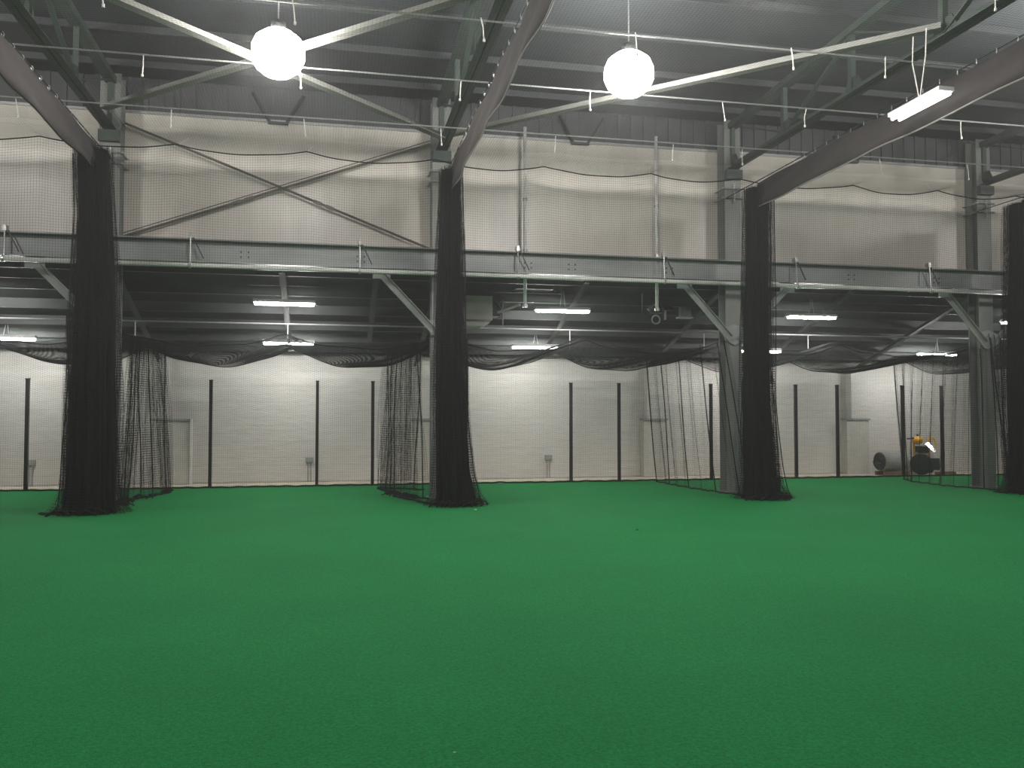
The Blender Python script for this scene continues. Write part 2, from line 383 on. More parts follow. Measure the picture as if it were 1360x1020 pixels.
# roof trusses over each column line
for i, x in enumerate(BAY):
    ys = np.arange(17.5, -6, -2.25); zc = 7.2
    t = empty('roof_truss', (x, 17.5, zc)); tag(t, 'dark green steel roof truss above the %s column' % ['far left', 'second', 'third', 'rightmost'][i], 'truss')
    mb = MB(); mb.bar((x-0.065, 17.55, zc), (x-0.065, -6, zc), 0.11, 0.012); mb.bar((x+0.065, 17.55, zc), (x+0.065, -6, zc), 0.11, 0.012)
    mb.bar((x-0.016, 17.55, zc+0.06), (x-0.016, -6, zc+0.06), 0.01, 0.12); mb.bar((x+0.016, 17.55, zc+0.06), (x+0.016, -6, zc+0.06), 0.01, 0.12)
    mb.build('bottom_chord', M['truss'], t)
    mb = MB(); mb.bar((x, 17.55, roofz(17.55)-0.27), (x, -6, roofz(-6)-0.27), 0.2, 0.12)
    mb.build('top_chord', M['truss'], t)
    for k, y in enumerate(ys):
        mb = MB(); top = roofz(y)-0.28
        mb.angle((x, y, zc+0.1), (x, y, top), 0.09, 0.012, (0, 1, 0)); mb.build('web_post', M['truss'], t)
        if k < len(ys)-1:
            y2 = ys[k+1]
            A, B = ((x, y, zc+0.08), (x, y2, roofz(y2)-0.3)) if k % 2 else ((x, y, top), (x, y2, zc+0.08))
            MB().bar(A, B, 0.08, 0.03).build('web_diagonal', M['truss'], t)
        MB().add([[x-.008, y-.3, zc+.02], [x-.008, y+.3, zc+.02], [x-.008, y+.14, zc+.3], [x-.008, y-.14, zc+.3],
                  [x+.008, y-.3, zc+.02], [x+.008, y+.3, zc+.02], [x+.008, y+.14, zc+.3], [x+.008, y-.14, zc+.3]],
                 [(0,1,2,3),(7,6,5,4),(0,4,5,1),(1,5,6,2),(2,6,7,3),(3,7,4,0)]).build('gusset_plate', M['truss'], t)

# flat struts of the horizontal bracing, level with the bottom chords
def strut(a, b, lab, z=7.3):
    tag(MB().bar((*a, z), (*b, z), 0.15, 0.02).bar((a[0], a[1], z+0.05), (b[0], b[1], z+0.05), 0.02, 0.1).build('bracing_strut', M['strut']), lab, 'brace')
strut((-4.1, 16.69), (2.1, 10.85), 'pale flat bracing strut rising to the right through the left bay, past the round lamp')
strut((2.1, 16.66), (-4.1, 10.76), 'pale flat bracing strut crossing the left bay down to the second column head', 7.17)
strut((2.3, 16.87), (8.6, 10.69), 'pale flat bracing strut crossing the middle bay past the right round lamp')
# short kicker braces under the eave
for x, side in ((-1.1, 'left'), (5.3, 'middle'), (11.9, 'right')):
    e = empty('eave_bracket', (x, 17.9, 7.64)); tag(e, 'dark V shaped bracket on the dark cladding over the %s bay' % side, 'bracket')
    for s in (-1, 1):
        MB().bar((x+s*0.16, 17.9, 7.66), (x+s*0.5, 17.8, 8.22), 0.05, 0.05).build('arm', M['darkmetal'], e)
    MB().span((x-0.2, 17.86, 7.64), (x+0.2, 17.945, 7.68)).build('shoe', M['clad'], e)

# cables along the hall that carry the ceiling net
for y, lab in ((11.45, 'nearer'), (13.6, 'middle'), (15.9, 'farther')):
    tag(MB().tube([(XL, y, 7.13), (XR, y, 7.13)], 0.014, 6).build('support_cable', M['galv']),
        'thin pale cable stretched across the hall above the ceiling net, the %s of three' % lab, 'cable')

# ---------------------------------------------------------------- lamps
def high_bay(x, y, z, lab):
    e = empty('high_bay_lamp', (x, y, z)); tag(e, lab, 'lamp', None)
    MB().lathe((x, y, z), [(0.08, -0.345), (0.2, -0.325), (0.32, -0.23), (0.39, -0.08), (0.385, 0.08), (0.33, 0.21), (0.2, 0.31)], 28).build('globe', M['globe'], e, True)  # oversize globe: the lamp's bloom is built into its radius
    mb = MB().lathe((x, y, z), [(0.10, 0.311), (0.11, 0.35), (0.11, 0.46), (0.05, 0.5)], 20)
    mb.build('ballast_housing', M['darkmetal'], e, True)
    MB().tube([(x, y, z+0.5), (x, y, roofz(y)-0.02)], 0.012).build('hanging_rod', M['galv'], e)
high_bay(-0.815, 13.05, 7.10, 'large round glowing high bay lamp hanging over the left bay')
high_bay(4.555, 12.69, 7.09, 'large round glowing high bay lamp hanging over the middle bay')
high_bay(5.35, 9.5, 7.3, 'round glowing high bay lamp cut off by the top edge of the photo')

def fluor(x, y, z, L, lab, rods=True, hz=None):
    e = empty('fluorescent_light', (x, y, z)); tag(e, lab, 'light fixture')
    mb = MB().add([[x-L/2, y-.11, z+.0], [x+L/2, y-.11, z], [x+L/2, y+.11, z], [x-L/2, y+.11, z],
                   [x-L/2, y-.05, z+.07], [x+L/2, y-.05, z+.07], [x+L/2, y+.05, z+.07], [x-L/2, y+.05, z+.07]],
                  [(3,2,1,0),(4,5,6,7),(0,1,5,4),(1,2,6,5),(2,3,7,6),(3,0,4,7)])
    mb.build('housing', M['housing'], e)
    for s in (-1, 1):
        MB().tube([(x-L/2+.03, y+s*.055, z-.028), (x+L/2-.03, y+s*.055, z-.028)], 0.021, 10).build('tube', M['tube'], e, True)
    for s in (-1, 1):
        MB().tube([(x+s*0.06, y, z+.07), (x+s*0.02, y, (hz or az(y)-0.2))], 0.007, 6).build('hanging_chain', M['galv'], e)
fr = [(-7.15, 'cut off by the left edge'), (-0.98, 'in the left bay'), (5.08, 'in the middle bay'), (11.26, 'in the right bay'), (17.05, 'by the right edge of the photo')]
for x, l in fr:
    fluor(x, 18.6, 4.07, 1.26 if x < 17 else 0.95, 'bright fluorescent fixture under the front aisle roof '+l)
bk = [(-7.1, 'at the left edge of the photo'), (-1.0, 'in the left bay'), (5.03, 'in the middle bay'), (11.17, 'half hidden by the third gathered net'), (16.57, 'above the yellow machine')]
for x, l in bk:
    fluor(x, 21.0, 3.43, 1.2, 'fluorescent fixture hanging near the back wall '+l)

# fixture in the hall, hung lengthwise beside the right header
e = empty('fluorescent_light', (8.18, 10.63, 6.12)); tag(e, 'bright two tube fluorescent fixture hanging lengthwise beside the right header band', 'light fixture')
MB().span((8.06, 10.08, 6.13), (8.30, 11.18, 6.19)).build('housing', M['housing'], e)
for s in (-1, 1):
    MB().tube([(8.18+s*.06, 10.1, 6.10), (8.18+s*.06, 11.16, 6.10)], 0.024, 10).build('tube', M['tube_hall'], e, True)
for dy in (-0.14, 0.14): MB().tube([(8.18, 10.63, 6.19), (8.18, 10.63+dy, 6.78), (8.2, 10.63+dy, 7.18)], 0.009, 6).build('hanging_cord', M['cord'], e)

# ---------------------------------------------------------------- vertical pipes on the upper wall and services below
for x, l in ((4.0, 'left'), (6.96, 'right')):
    e = empty('drain_pipe', (x, 17.68, 4.05)); tag(e, 'slim white vertical pipe on the upper wall of the middle bay, the %s one' % l, 'pipe')
    MB().tube([(x, 17.66, 4.0), (x, 17.66, 7.85)], 0.036, 12).build('pipe', M['white_pipe'], e, True)
    for z in (4.02, 5.2, 6.3): MB().lathe((x, 17.66, z), [(0.055, -0.03), (0.055, 0.03)], 12).build('coupling', M['galv'], e)
e = empty('unit_heater', (3.35, 19.2, 4.2)); tag(e, 'beige box duct hanging under the aisle roof just right of the second column', 'heater')
mb = MB().span((2.95, 19.0, 3.86), (3.55, 19.5, 4.40)); mb.build('box', M['box'], e)
MB().add([[2.95, 18.99, 3.80], [3.50, 18.99, 3.80], [3.35, 18.99, 3.72], [2.95, 18.99, 3.72], [2.95, 19.5, 3.80], [3.50, 19.5, 3.80], [3.35, 19.5, 3.72], [2.95, 19.5, 3.72]],
         [(3,2,1,0),(4,5,6,7),(0,1,5,4),(1,2,6,5),(2,3,7,6),(3,0,4,7)]).build('skirt', M['box'], e)
mb = MB().span((3.56, 19.02, 3.95), (3.72, 19.4, 4.42)); mb.tube([(3.78, 19.0, 3.75), (3.78, 19.0, 4.4)], 0.02)
mb.tube([(3.62, 18.99, 4.3), (3.74, 18.97, 4.1), (3.78, 18.97, 3.9)], 0.03); mb.build('fan_motor', M['darkmetal'], e)
tag(MB().tube([(3.98, 18.1, 4.1), (3.66, 18.9, 4.02)], 0.03, 8).build('branch_pipe', M['white_pipe']), 'short pale pipe elbow leading down left from the left white pipe to the beige box', 'pipe')
tag(MB().tube([(5.0, 19.0, 4.55), (5.2, 19.0, 4.68), (7.1, 19.0, 4.64), (7.12, 19.0, 4.6), (7.12, 19.0, 4.05)], 0.022, 8).build('conduit', M['galv']),
    'thin pale conduit running right then bending down under the aisle roof of the middle bay', 'conduit')
tag(MB().span((4.0, 18.5, 4.52), (4.85, 18.9, 4.62)).build('cable_tray', M['darkmetal']), 'dark flat tray under the aisle roof at the left end of the thin conduit', 'tray')
e = empty('valve_assembly', (7.6, 19.2, 4.1)); tag(e, 'dark valve and motor cluster hanging under the right white pipe', 'valve')
mb = MB().lathe((7.56, 19.2, 4.22), [(0.16, -0.08), (0.18, -0.05), (0.18, 0.05), (0.1, 0.1)], 16); mb.box((7.78, 19.2, 4.26), (0.28, 0.2, 0.1)); mb.build('motor', M['darkmetal'], e)
a = np.linspace(0, 2*math.pi, 17); MB().tube([(7.5+0.1*math.cos(t), 19.1, 3.97+0.1*math.sin(t)) for t in a], 0.018, 6).build('hand_wheel', M['galv'], e)
MB().tube([(7.3, 19.1, 4.2), (7.45, 19.1, 4.32), (7.58, 19.1, 4.28)], 0.03, 8).build('elbow', M['galv'], e)
MB().tube([(7.75, 19.15, 4.2), (7.75, 19.15, 3.98)], 0.03, 8).build('stub', M['galv'], e)
MB().tube([(7.6, 19.2, 4.28), (7.6, 19.2, az(19.2)-.0)], 0.02, 8).build('drop_rod', M['galv'], e)
e = empty('junction_box', (8.3, 19.3, 4.25)); tag(e, 'small pale square box under the aisle roof left of the third column', 'box')
MB().span((8.2, 19.25, 4.08), (8.46, 19.4, 4.42)).build('box', M['box'], e); MB().span((8.14, 19.23, 4.04), (8.5, 19.42, 4.075)).build('shelf', M['housing'], e)
MB().tube([(8.33, 19.3, 4.42), (8.33, 19.3, az(19.3))], 0.012).build('drop_rod', M['galv'], e)

# aisle rafters and ceiling supports
for k, x in enumerate([-7.4, -4.2, -1.0, 0.9, 2.2, 5.45, 8.72, 11.95, 15.2, 18.5]):
    ye = WALLY-.02 if k in (1, 4, 6, 8) else 21.3
    mb = MB(); mb.bar((x, 17.92, az(17.92)-0.30), (x, ye, az(ye)-0.30), 0.12, 0.012); mb.bar((x, 17.92, az(17.92)-0.25), (x, ye, az(ye)-0.25), 0.012, 0.1)
    tag(mb.build('trim_6', M['aisle_purlin']), kind='structure')
# ---------------------------------------------------------------- back wall features
nm = ['left', 'middle', 'third', 'right']
for (a, b), pl, l in (((-4.32, -3.44), (-4.2, -3.95), 'behind the leftmost hanging net'), ((2.07, 3.1), (2.2, 2.62), 'behind the second gathered net'),
                      ((8.5, 9.17), (8.62, 9.05), 'left of the third steel column'), ((14.78, 15.5), (14.95, 15.4), 'left of the turf rolls')):
    e = empty('wall_casing', ((a+b)/2, 22.5, 0)); tag(e, 'pale chest high boxed casing against the back wall '+l, 'casing')
    MB().span((a, 22.6, 0.0), (b, WALLY-0.002, 1.57)).build('box', M['casing'], e)
    MB().span((a-.02, 22.56, 1.57), (b+.03, WALLY-0.002, 1.62)).build('ledge', M['steel'], e)
    MB().span((pl[0], 22.62, 1.62), (pl[1], WALLY-0.002, 3.15)).build('pilaster', M['wall_low'], e)
tag(MB().tube([(-3.40, 22.55, 0.0), (-3.40, 22.55, 1.62)], 0.035, 10).build('downpipe', M['white_pipe']), 'white vertical pipe at the right edge of the leftmost wall casing', 'pipe')
for x, l in ((-7.13, 'by the far left black post'), (-0.54, 'just left of a black post in the left bay'), (5.83, 'left of a black post in the middle bay')):
    e = empty('wall_outlet', (x, 22.55, 0)); tag(e, 'small wall outlet on twin conduits, '+l, 'outlet')
    MB().span((x-.1, 22.82, 0.5), (x+.1, WALLY-0.002, 0.62)).build('outlet_box', M['steel'], e)
    for s in (-1, 1): MB().tube([(x+s*.06*(1.3), 22.86, 0.52), (x+s*.035, 22.86, 0.4), (x+s*.035, 22.86, 0.0)], 0.014, 6).build('conduit', M['steel'], e)

# black posts along the turf edge
posts = [(-6.76, 'far left of the photo'), (-2.79, 'leftmost of the three in the left bay'), (-0.33, 'middle of the three in the left bay'), (1.0, 'rightmost of three in the left bay'),
         (3.3, 'against the right side of the second gathered net'), (6.05, 'left of the two in the middle bay'), (7.35, 'right of the two in the middle bay'),
         (9.93, 'just left of the third steel column'), (12.42, 'left of the pair in the right bay'), (13.68, 'right of the pair in the right bay'),
         (15.72, 'beside the dark green roll end'), (16.98, 'right of the yellow machine')]
for x, l in posts:
    e = empty('net_post', (x, 21.36, 0)); tag(e, 'slim black post at the turf edge, '+l, 'post')
    MB().span((x-.037, 21.33, -0.005), (x+.037, 21.40, 2.53)).build('shaft', M['post'], e)
    MB().span((x-.043, 21.325, 2.52), (x+.043, 21.405, 2.55)).build('cap', M['post'], e)
    MB().span((x-.1, 21.28, -0.011), (x+.1, 21.46, 0.014)).build('foot_plate', M['post'], e)

# ---------------------------------------------------------------- nets
SP = 0.048
# 1. upper wall net, from a scalloped rope down to the pipe
PK = np.array([-10.0, -7.6, -5.28, -2.9, -0.5, 2.0, 4.25, 6.6, 8.6, 11.35, 13.5, 15.6, 18.0, 20.5])
def ropez(x):
    x = np.asarray(x, float); k = np.clip(np.searchsorted(PK, x)-1, 0, len(PK)-2)
    t = np.clip((x-PK[k])/(PK[k+1]-PK[k]), 0, 1); return 6.83-0.15*4*t*(1-t)*0.9
def ripple(x, z): return 0.03*np.sin(x*2.1+z*0.7)+0.012*np.sin(x*7.3+z*2)
X0, X1 = -9.5, 20.0
nx = int((X1-X0)/SP); nz = int(2.25/SP)
e = empty('wall_net', (5.2, 17.02, 4.5)); tag(e, 'fine black net hanging in front of the pale upper wall and the girder', 'net')
P = lambda u, v: np.stack([u, 17.0+ripple(u, v), 4.5+(ropez(u)-4.5)*v], -1)
net_object('mesh', sheet(P, (X0, X1), (0, 1), nx, nz, 360, 10), M['net'], e, 0.0017)
xs = np.linspace(X0, X1, 500)
MB().tube(np.stack([xs, 17.0+ripple(xs, 1), ropez(xs)], 1), 0.013, 5).build('top_rope', M['rope'], e)

# 2. ceiling net over the hall, level with the rope, hung on short cords
HX = [-9.0, -5.28, -2.82, -0.5, 2.0, 4.2, 6.63, 8.15, 11.33, 13.45, 16.0]; HY = [4.6, 6.9, 9.15, 11.35, 13.6, 15.95]
e = empty('ceiling_net', (5.2, 10, 6.8)); tag(e, 'fine black net spread overhead below the roof steel, hung on short white cords', 'net')
def sag1(t, K):
    K = np.array(K); k = np.clip(np.searchsorted(K, t)-1, 0, len(K)-2); q = np.clip((t-K[k])/(K[k+1]-K[k]), 0, 1); return 4*q*(1-q)
HYY = HY+[17.0]
def cz(u, v):
    z = 6.80-0.05*sag1(u, HX)-0.05*sag1(v, HYY)
    f = np.clip((v-15.95)/1.05, 0, 1)**2
    return z*(1-f)+f*ropez(u)
P = lambda u, v: np.stack([u, v, cz(u, v)], -1)
net_object('mesh', sheet(P, (-9, 16.4), (4.6, 17.0), int(25.4/SP), int(12.4/SP), 110, 46), M['net'], e, 0.0013)
for x in HX:
    for y in HY[1:]:
        if x < -7 or x > 15: continue
        jx = random.uniform(-0.05, 0.05); jy = random.uniform(-.04, .04)
        top = (x+jx, y if abs(x-2) > .3 and abs(x-8.15) > .3 else y, 7.12)
        MB().tube([top, (x+jx*0.4, y+jy, 6.98), (x, y, 6.80)], 0.009, 6).lathe((x, y, 6.81), [(0.018, -0.02), (0.018, 0.02)], 6).build('hanging_cord', M['cord'], e)
for x in (4.15, 6.55, 13.35, -2.85, -0.5, 11.4):
    MB().tube([(x+0.12, 17.3, 7.05), (x, 17.0, 6.83)], 0.009, 6).build('hanging_cord', M['cord'], e)

# 3. divider nets: vinyl header band on a cable, drawn back into a dark column of netting
def noise1(a, seed, n=6):
    r = np.random.default_rng(seed); return sum(np.sin(a*(k+1)+r.uniform(0, 6.3))*r.uniform(0.4, 1)/(k+1) for k in range(n))
lab = ['leftmost', 'second from the left', 'third from the left', 'rightmost, cut off by the edge']
clip_mesh = None
# width profile (half width across X) of each gathered net: heights -> half widths, centre offsets
prof = [([0, .25, .6, 2, 3.5, 5.2, 6.3], [.50, .46, .44, .41, .37, .30, .27], [.0, .0, .02, .03, .03, .0, -.06]),
        ([0, .15, .6, 2, 3.5, 5.2, 6.3], [.46, .42, .36, .31, .27, .24, .19], [.12, .12, .06, .0, -.02, -.0, .0]),
        ([0, .25, .6, 2, 3.5, 5.2, 6.3], [.48, .40, .36, .31, .27, .25, .24], [.12, .08, .05, .0, .0, .05, .05]),
        ([0, .25, .6, 2, 3.5, 5.2, 6.3], [.50, .42, .38, .34, .30, .27, .24], [.08, .05, .05, .0, .0, .05, .05])]
for i, x in enumerate(NETX):
    t = empty('divider_net', (x, 16.15, 0)); tag(t, 'black divider net gathered into a thick hanging bundle, '+lab[i], 'net')
    zt, zbm = 6.46, 5.98
    ys = np.linspace(1.5, 16.05, 160)
    # header: a slightly rippled vinyl sheet with real thickness
    off = 0.010*np.sin(ys*1.7+i)+0.006*np.sin(ys*5.1)
    dip = 0.008*np.sin(ys*0.9+i)
    lo = zbm+0*ys
    rows = []
    for k, f in enumerate(np.linspace(0, 1, 6)):
        rows.append(np.stack([x+off*(1-f*0.8)+0.02*np.sin(f*9+ys*3), ys, lo+dip+(zt-lo)*f], 1))
    G = np.array(rows); n = len(ys); G2 = G+np.array([0.012, 0, 0])
    idx = lambda s, r, c: s*6*n+r*n+c
    F = []
    for r in range(5):
        for c in range(n-1):
            F.append((idx(0, r, c), idx(0, r+1, c), idx(0, r+1, c+1), idx(0, r, c+1))); F.append((idx(1, r, c), idx(1, r, c+1), idx(1, r+1, c+1), idx(1, r+1, c)))
    for c in range(n-1):
        F.append((idx(0, 0, c), idx(0, 0, c+1), idx(1, 0, c+1), idx(1, 0, c))); F.append((idx(0, 5, c), idx(1, 5, c), idx(1, 5, c+1), idx(0, 5, c+1)))
    MB().add(np.concatenate([G.reshape(-1, 3), G2.reshape(-1, 3)]), F).build('header_band', M['vinyl'] if i < 2 else M['vinyl_dark'], t, True)
    MB().tube(np.stack([G[0][:, 0]+0.006, ys, G[0][:, 2]-0.008], 1)[::2], 0.013, 6).build('hem_rope', M['vinyl_hem'] if i in (1, 2) else M['rope'], t)
    MB().tube([(x, 1.5, zt+0.05), (x, 10, zt+0.045), (x, 17.45, zt+0.05), (BAY[i], 17.52, 6.55)], 0.010, 6).build('cable', M['darkmetal'], t)
    cable = bpy.context.scene.collection.objects[-1]
    for y in np.arange(2.0, 16.0, 0.36):
        if clip_mesh is None:
            a = np.linspace(0, 2*math.pi, 9); mb = MB(); mb.tube([(0.012*math.cos(q)*0.8, 0.016*math.cos(q), 0.033*math.sin(q)) for q in a], 0.007, 5, False)
            c = mb.build('clip', M['galv'], cable); clip_mesh = c.data; c.location = (x, y, zt+0.035)
        else:
            c = link('clip', clip_mesh, cable); c.location = (x+0.0, y, zt+0.035)
    # gathered netting: dense wrinkled heart plus loose folded mesh round it
    H, Wd, Cx = prof[i]
    hw = lambda z: np.interp(z, H, Wd); cx = lambda z: x+np.interp(z, H, Cx)
    zs = np.linspace(0.012, 6.38, 60); th = np.linspace(0, 2*math.pi, 97)[:-1]
    A, Z = np.meshgrid(th, zs); ww = hw(Z)*0.80
    wr = 1+0.10*np.sin(A*11+0.5*np.sin(Z*1.3)+i)+0.06*np.sin(A*23+Z*0.6)+0.05*noise1(A+0.25*Z, 5+i)
    V = np.stack([cx(Z)+ww*wr*np.cos(A), 16.15+0.30*np.minimum(1, ww/0.3)*wr*np.sin(A), Z], -1).reshape(-1, 3)
    n = 96; F = [(r*n+c, r*n+(c+1) % n, (r+1)*n+(c+1) % n, (r+1)*n+c) for r in range(len(zs)-1) for c in range(n)]
    F += [tuple((len(zs)-1)*n+c for c in range(n)), tuple(range(n))[::-1]]
    MB().add(V, F).build('gathered_net', M['netcore'], t, True)
    Lg = 5.2
    def PB(u, v, i=i):
        z = 0.03+6.36*v; a = u*2*math.pi*2.0
        fold = 1.0+0.24*np.sin(u*2*math.pi*17+1.2*np.sin(z*0.8+i))+0.08*np.sin(u*2*math.pi*41+z)
        flare = 1+0.25*np.clip(1-z/0.25, 0, 1)
        w_ = hw(z)*flare
        return np.stack([cx(z)+w_*0.98*fold*np.cos(a)*0.92+0.012*np.sin(z*3+u*40), 16.15+(0.34*flare)*fold*np.sin(a), z*np.ones_like(a)], -1)
    net_object('loose_net', sheet(PB, (0, 1), (0, 1), 210, 130, 420, 42), M['net'], t, 0.0022)
    # selvage ropes on the outside
    for q, dx in enumerate((-0.9, 0.95, 0.6)):
        zz = np.linspace(0.03, 6.2, 30)
        MB().tube(np.stack([cx(zz)+hw(zz)*dx*(1+0.05*np.sin(zz*2+q)), 15.86-0.03*np.sin(zz*1.4+q*2)+0*zz, zz], 1), 0.010, 5).build('selvage_rope', M['rope'], t)
    # heap of slack netting on the turf
    r = np.random.default_rng(20+i); L = []
    for k in range(26):
        c0 = cx(0.0)+r.uniform(-1, 1)*hw(0)*0.9; yy = 16.0+r.uniform(-.35, .25); s = np.linspace(0, 1, 14)
        ang = r.uniform(0, 6.28); ln = r.uniform(.2, .5)
        L.append(np.stack([c0+ln*np.cos(ang)*(s-.5)+.03*np.sin(s*9+k), yy+ln*.4*np.sin(ang)*(s-.5), 0.02+r.uniform(.02, .14)*np.sin(s*math.pi)], 1))
    MBh = MB()
    for l_ in L: MBh.tube(l_, 0.014, 5)
    tag(MBh.build('slack_heap', M['net'], t), kind='stuff')
    # frayed trail of netting on the floor
    trails = {0: [(-3.75, 16.1), (-4.15, 16.0), (-4.85, 16.06)], 1: [(1.9, 16.25), (1.6, 17.2), (1.3, 18.1)], 2: [(8.9, 15.95), (9.05, 16.02)], 3: [(14.3, 16.3), (14.5, 16.2)]}[i]
    for k in range(5):
        q = np.array(trails); s = np.linspace(0, len(q)-1, 22)
        px = np.interp(s, range(len(q)), q[:, 0])+0.03*np.sin(s*7+k); py = np.interp(s, range(len(q)), q[:, 1])+0.03*(k-2)+0.02*np.sin(s*9+k*2)
        MB().tube(np.stack([px, py, 0.022+0.012*np.abs(np.sin(s*5+k))], 1), 0.012, 5).build('floor_trail', M['net'], t)

# 4. aisle ceiling net: sagging swags between the columns and the wall
peaks = [-10.3, -7.2, -4.1, -0.95, 2.3, 5.5, 8.9, 11.7, 15.4, 18.6]
def swag(u):
    K = np.array(peaks); k = np.clip(np.searchsorted(K, u)-1, 0, len(K)-2); q = np.clip((u-K[k])/(K[k+1]-K[k]), 0, 1)
    return 4*q*(1-q)
e = empty('aisle_ceiling_net', (5, 19.6, 3.3)); tag(e, 'black net sagging in swags under the aisle roof in front of the back wall', 'net')
def PS(u, v):
    y = 18.15+3.0*v
    z = 3.36-swag(u)*(0.26+0.20*v)-0.10*np.sin(v*math.pi)*np.sin(u*1.3)**2+0.02*np.sin(u*5+v*4)-0.04*v
    return np.stack([u, y, z], -1)
PS2 = lambda u, v: PS(u+0.13, v)*np.array([1, 0.985, 1])+np.array([-0.13, 0.22, 0.05])+np.stack([0*u, 0*u, 0.02*np.sin(u*2.3+v*5)], -1)
net_object('mesh', sheet(PS, (-9, 19), (0, 1), 580, 66, 240, 22)+sheet(PS2, (-9, 19), (0, 1), 580, 60, 240, 22), M['net'], e, 0.0025)
us = np.linspace(-9, 19, 300)
for v in (0.0, 1.0): MB().tube(PS(us, us*0+v), 0.012, 5).build('edge_rope', M['rope'], e)
for x in peaks[1:-1]:
    e2 = MB().tube([(x, 19.5, 3.72), (x, 19.5, PS(np.array(x), np.array(.45))[2])], 0.010, 6).build('hanging_rod', M['white_pipe'], e)
for (a, b, l) in ((-9.0, 19.5, ''),):
    tag(MB().tube([(a, 19.5, 3.72), (b, 19.5, 3.72)], 0.018, 8).build('support_pipe', M['galv']), 'thin horizontal pipe under the aisle roof carrying the sagging net', 'pipe')

# 5. back net between swag and turf edge
e = empty('back_net', (5, TURFY, 0)); tag(e, 'fine black net hanging along the turf edge in front of the back wall', 'net')
def PW(u, v):
    top = PS(u, u*0+1.0)[..., 2]
    return np.stack([u, 21.15+0.03*np.sin(u*1.7)+0.01*np.sin(u*9+v*3), 0.02+(top-0.02)*v], -1)
net_object('mesh', sheet(PW, (-8.9, 18.9), (0, 1), 580, 66, 260, 8), M['net'], e, 0.0016)
us = np.linspace(-8.9, 18.9, 700)
MB().tube(np.stack([us, 21.16+0.025*np.sin(us*3.3)+0.02*np.sin(us*11), 0.024+0.006*np.abs(np.sin(us*4.1))+0.004*np.sin(us*17)], 1), 0.022, 6).build('hem', M['net'], e)

# 6. side nets of the aisle, running from the bundles back to the wall
def side_net(label, path_top, path_bot, cloth, zt, folds, amp, ropes, seed, heap, rad=0.0017):
    pt, pb = np.array(path_top, float), np.array(path_bot, float)
    def along(p, u):
        d = np.r_[0, np.cumsum(np.linalg.norm(np.diff(p, axis=0), axis=1))]; d /= d[-1]
        return np.stack([np.interp(u, d, p[:, 0]), np.interp(u, d, p[:, 1])], -1)
    def P(u, v):
        a = along(pt, u)*v[..., None]+along(pb, u)*(1-v[..., None])
        w_ = amp*(0.6+0.4*(1-v))
        bul = 1+0.5*np.sin(v*math.pi)
        dx = w_*bul*(np.sin(u*2*math.pi*folds+0.8*np.sin(v*3+seed))+0.35*np.sin(u*2*math.pi*folds*2.3+v*2))
        dy = w_*0.6*np.cos(u*2*math.pi*folds*1.1+seed)
        z = 0.03+(zt-0.03)*v-0.10*np.sin(u*math.pi*3+seed)**2*(v > 0.98)
        return np.stack([a[..., 0]+dx, a[..., 1]+dy, z+0*u], -1)
    t = empty('aisle_side_net', (pb[0][0], pb[0][1], 0)); tag(t, label, 'net')
    net_object('mesh', sheet(P, (0, 1), (0, 1), int(cloth/SP), int(zt/SP), int(max(120, folds*16)), 26), M['net'], t, rad)
    vs = np.linspace(0, 1, 24)
    for u in ropes: MB().tube(P(np.full(24, u), vs), 0.013, 5).build('selvage_rope', M['rope'], t)
    u = np.linspace(0, 1, 200); b = P(u, u*0); b[:, 2] = 0.03+0.012*np.abs(np.sin(u*60))
    MB().tube(b, 0.016, 5).build('hem', M['net'], t)
    if heap:
        mb = MB(); r = np.random.default_rng(seed)
        for k in range(14):
            s = np.linspace(0, 1, 12); q = P(np.array([r.uniform(0, .5)]), np.array([0.]))[0]; an = r.uniform(0, 6.3)
            mb.tube(np.stack([q[0]+.35*np.cos(an)*(s-.5), q[1]+.3*np.sin(an)*(s-.5), .02+r.uniform(.02, .1)*np.sin(s*math.pi)], 1), 0.012, 5)
        tag(mb.build('slack_heap', M['net'], t), kind='stuff')
side_net('loose black net hanging in folds just right of the leftmost gathered bundle', [(-4.0, 18.6), (-3.95, 19.6), (-3.75, 20.9)], [(-3.8, 17.2), (-3.95, 18.2), (-3.5, 19.6), (-3.55, 20.7)], 9.0, 3.35, 13, 0.085, (0.02, .3, .45, .6, .97), 1, True)
side_net('loose black net hanging in folds left of the second gathered bundle', [(1.75, 18.4), (1.6, 19.3), (1.25, 20.6), (2.2, 20.9)], [(1.85, 17.3), (1.6, 17.6), (1.3, 18.6), (1.1, 20.2), (2.0, 19.5)], 9.0, 3.35, 14, 0.08, (0.02, .35, .5, .66, .97), 2, True)
side_net('thin black net spread open from the third gathered bundle back to the wall', [(8.45, 17.3), (8.2, 19.0), (7.95, 21.0)], [(8.55, 16.3), (8.25, 17.6), (8.12, 18.8), (8.08, 20.6)], 7.0, 3.35, 7, 0.035, (.05, .1, .3, .55, .8, .97), 3, False)
side_net('thin black net spread open from the rightmost bundle back past the turf rolls', [(14.9, 16.9), (15.0, 18.6), (15.15, 21.0)], [(14.7, 16.5), (14.35, 17.9), (14.4, 19.2), (14.8, 20.1)], 7.5, 3.35, 9, 0.035, (.05, .14, .98), 4, False, 0.0022)
side_net('short black net hanging beside the right edge of the second gathered bundle', [(2.62, 16.9), (2.72, 17.5)], [(2.50, 16.4), (2.55, 17.3)], 2.4, 3.3, 5, 0.05, (.02, .9), 5, False)
side_net('short black net hanging beside the right edge of the third gathered bundle', [(8.85, 16.3), (9.0, 17.2)], [(8.98, 16.1), (9.1, 17.0)], 2.6, 3.3, 5, 0.04, (.02, .9), 6, False)
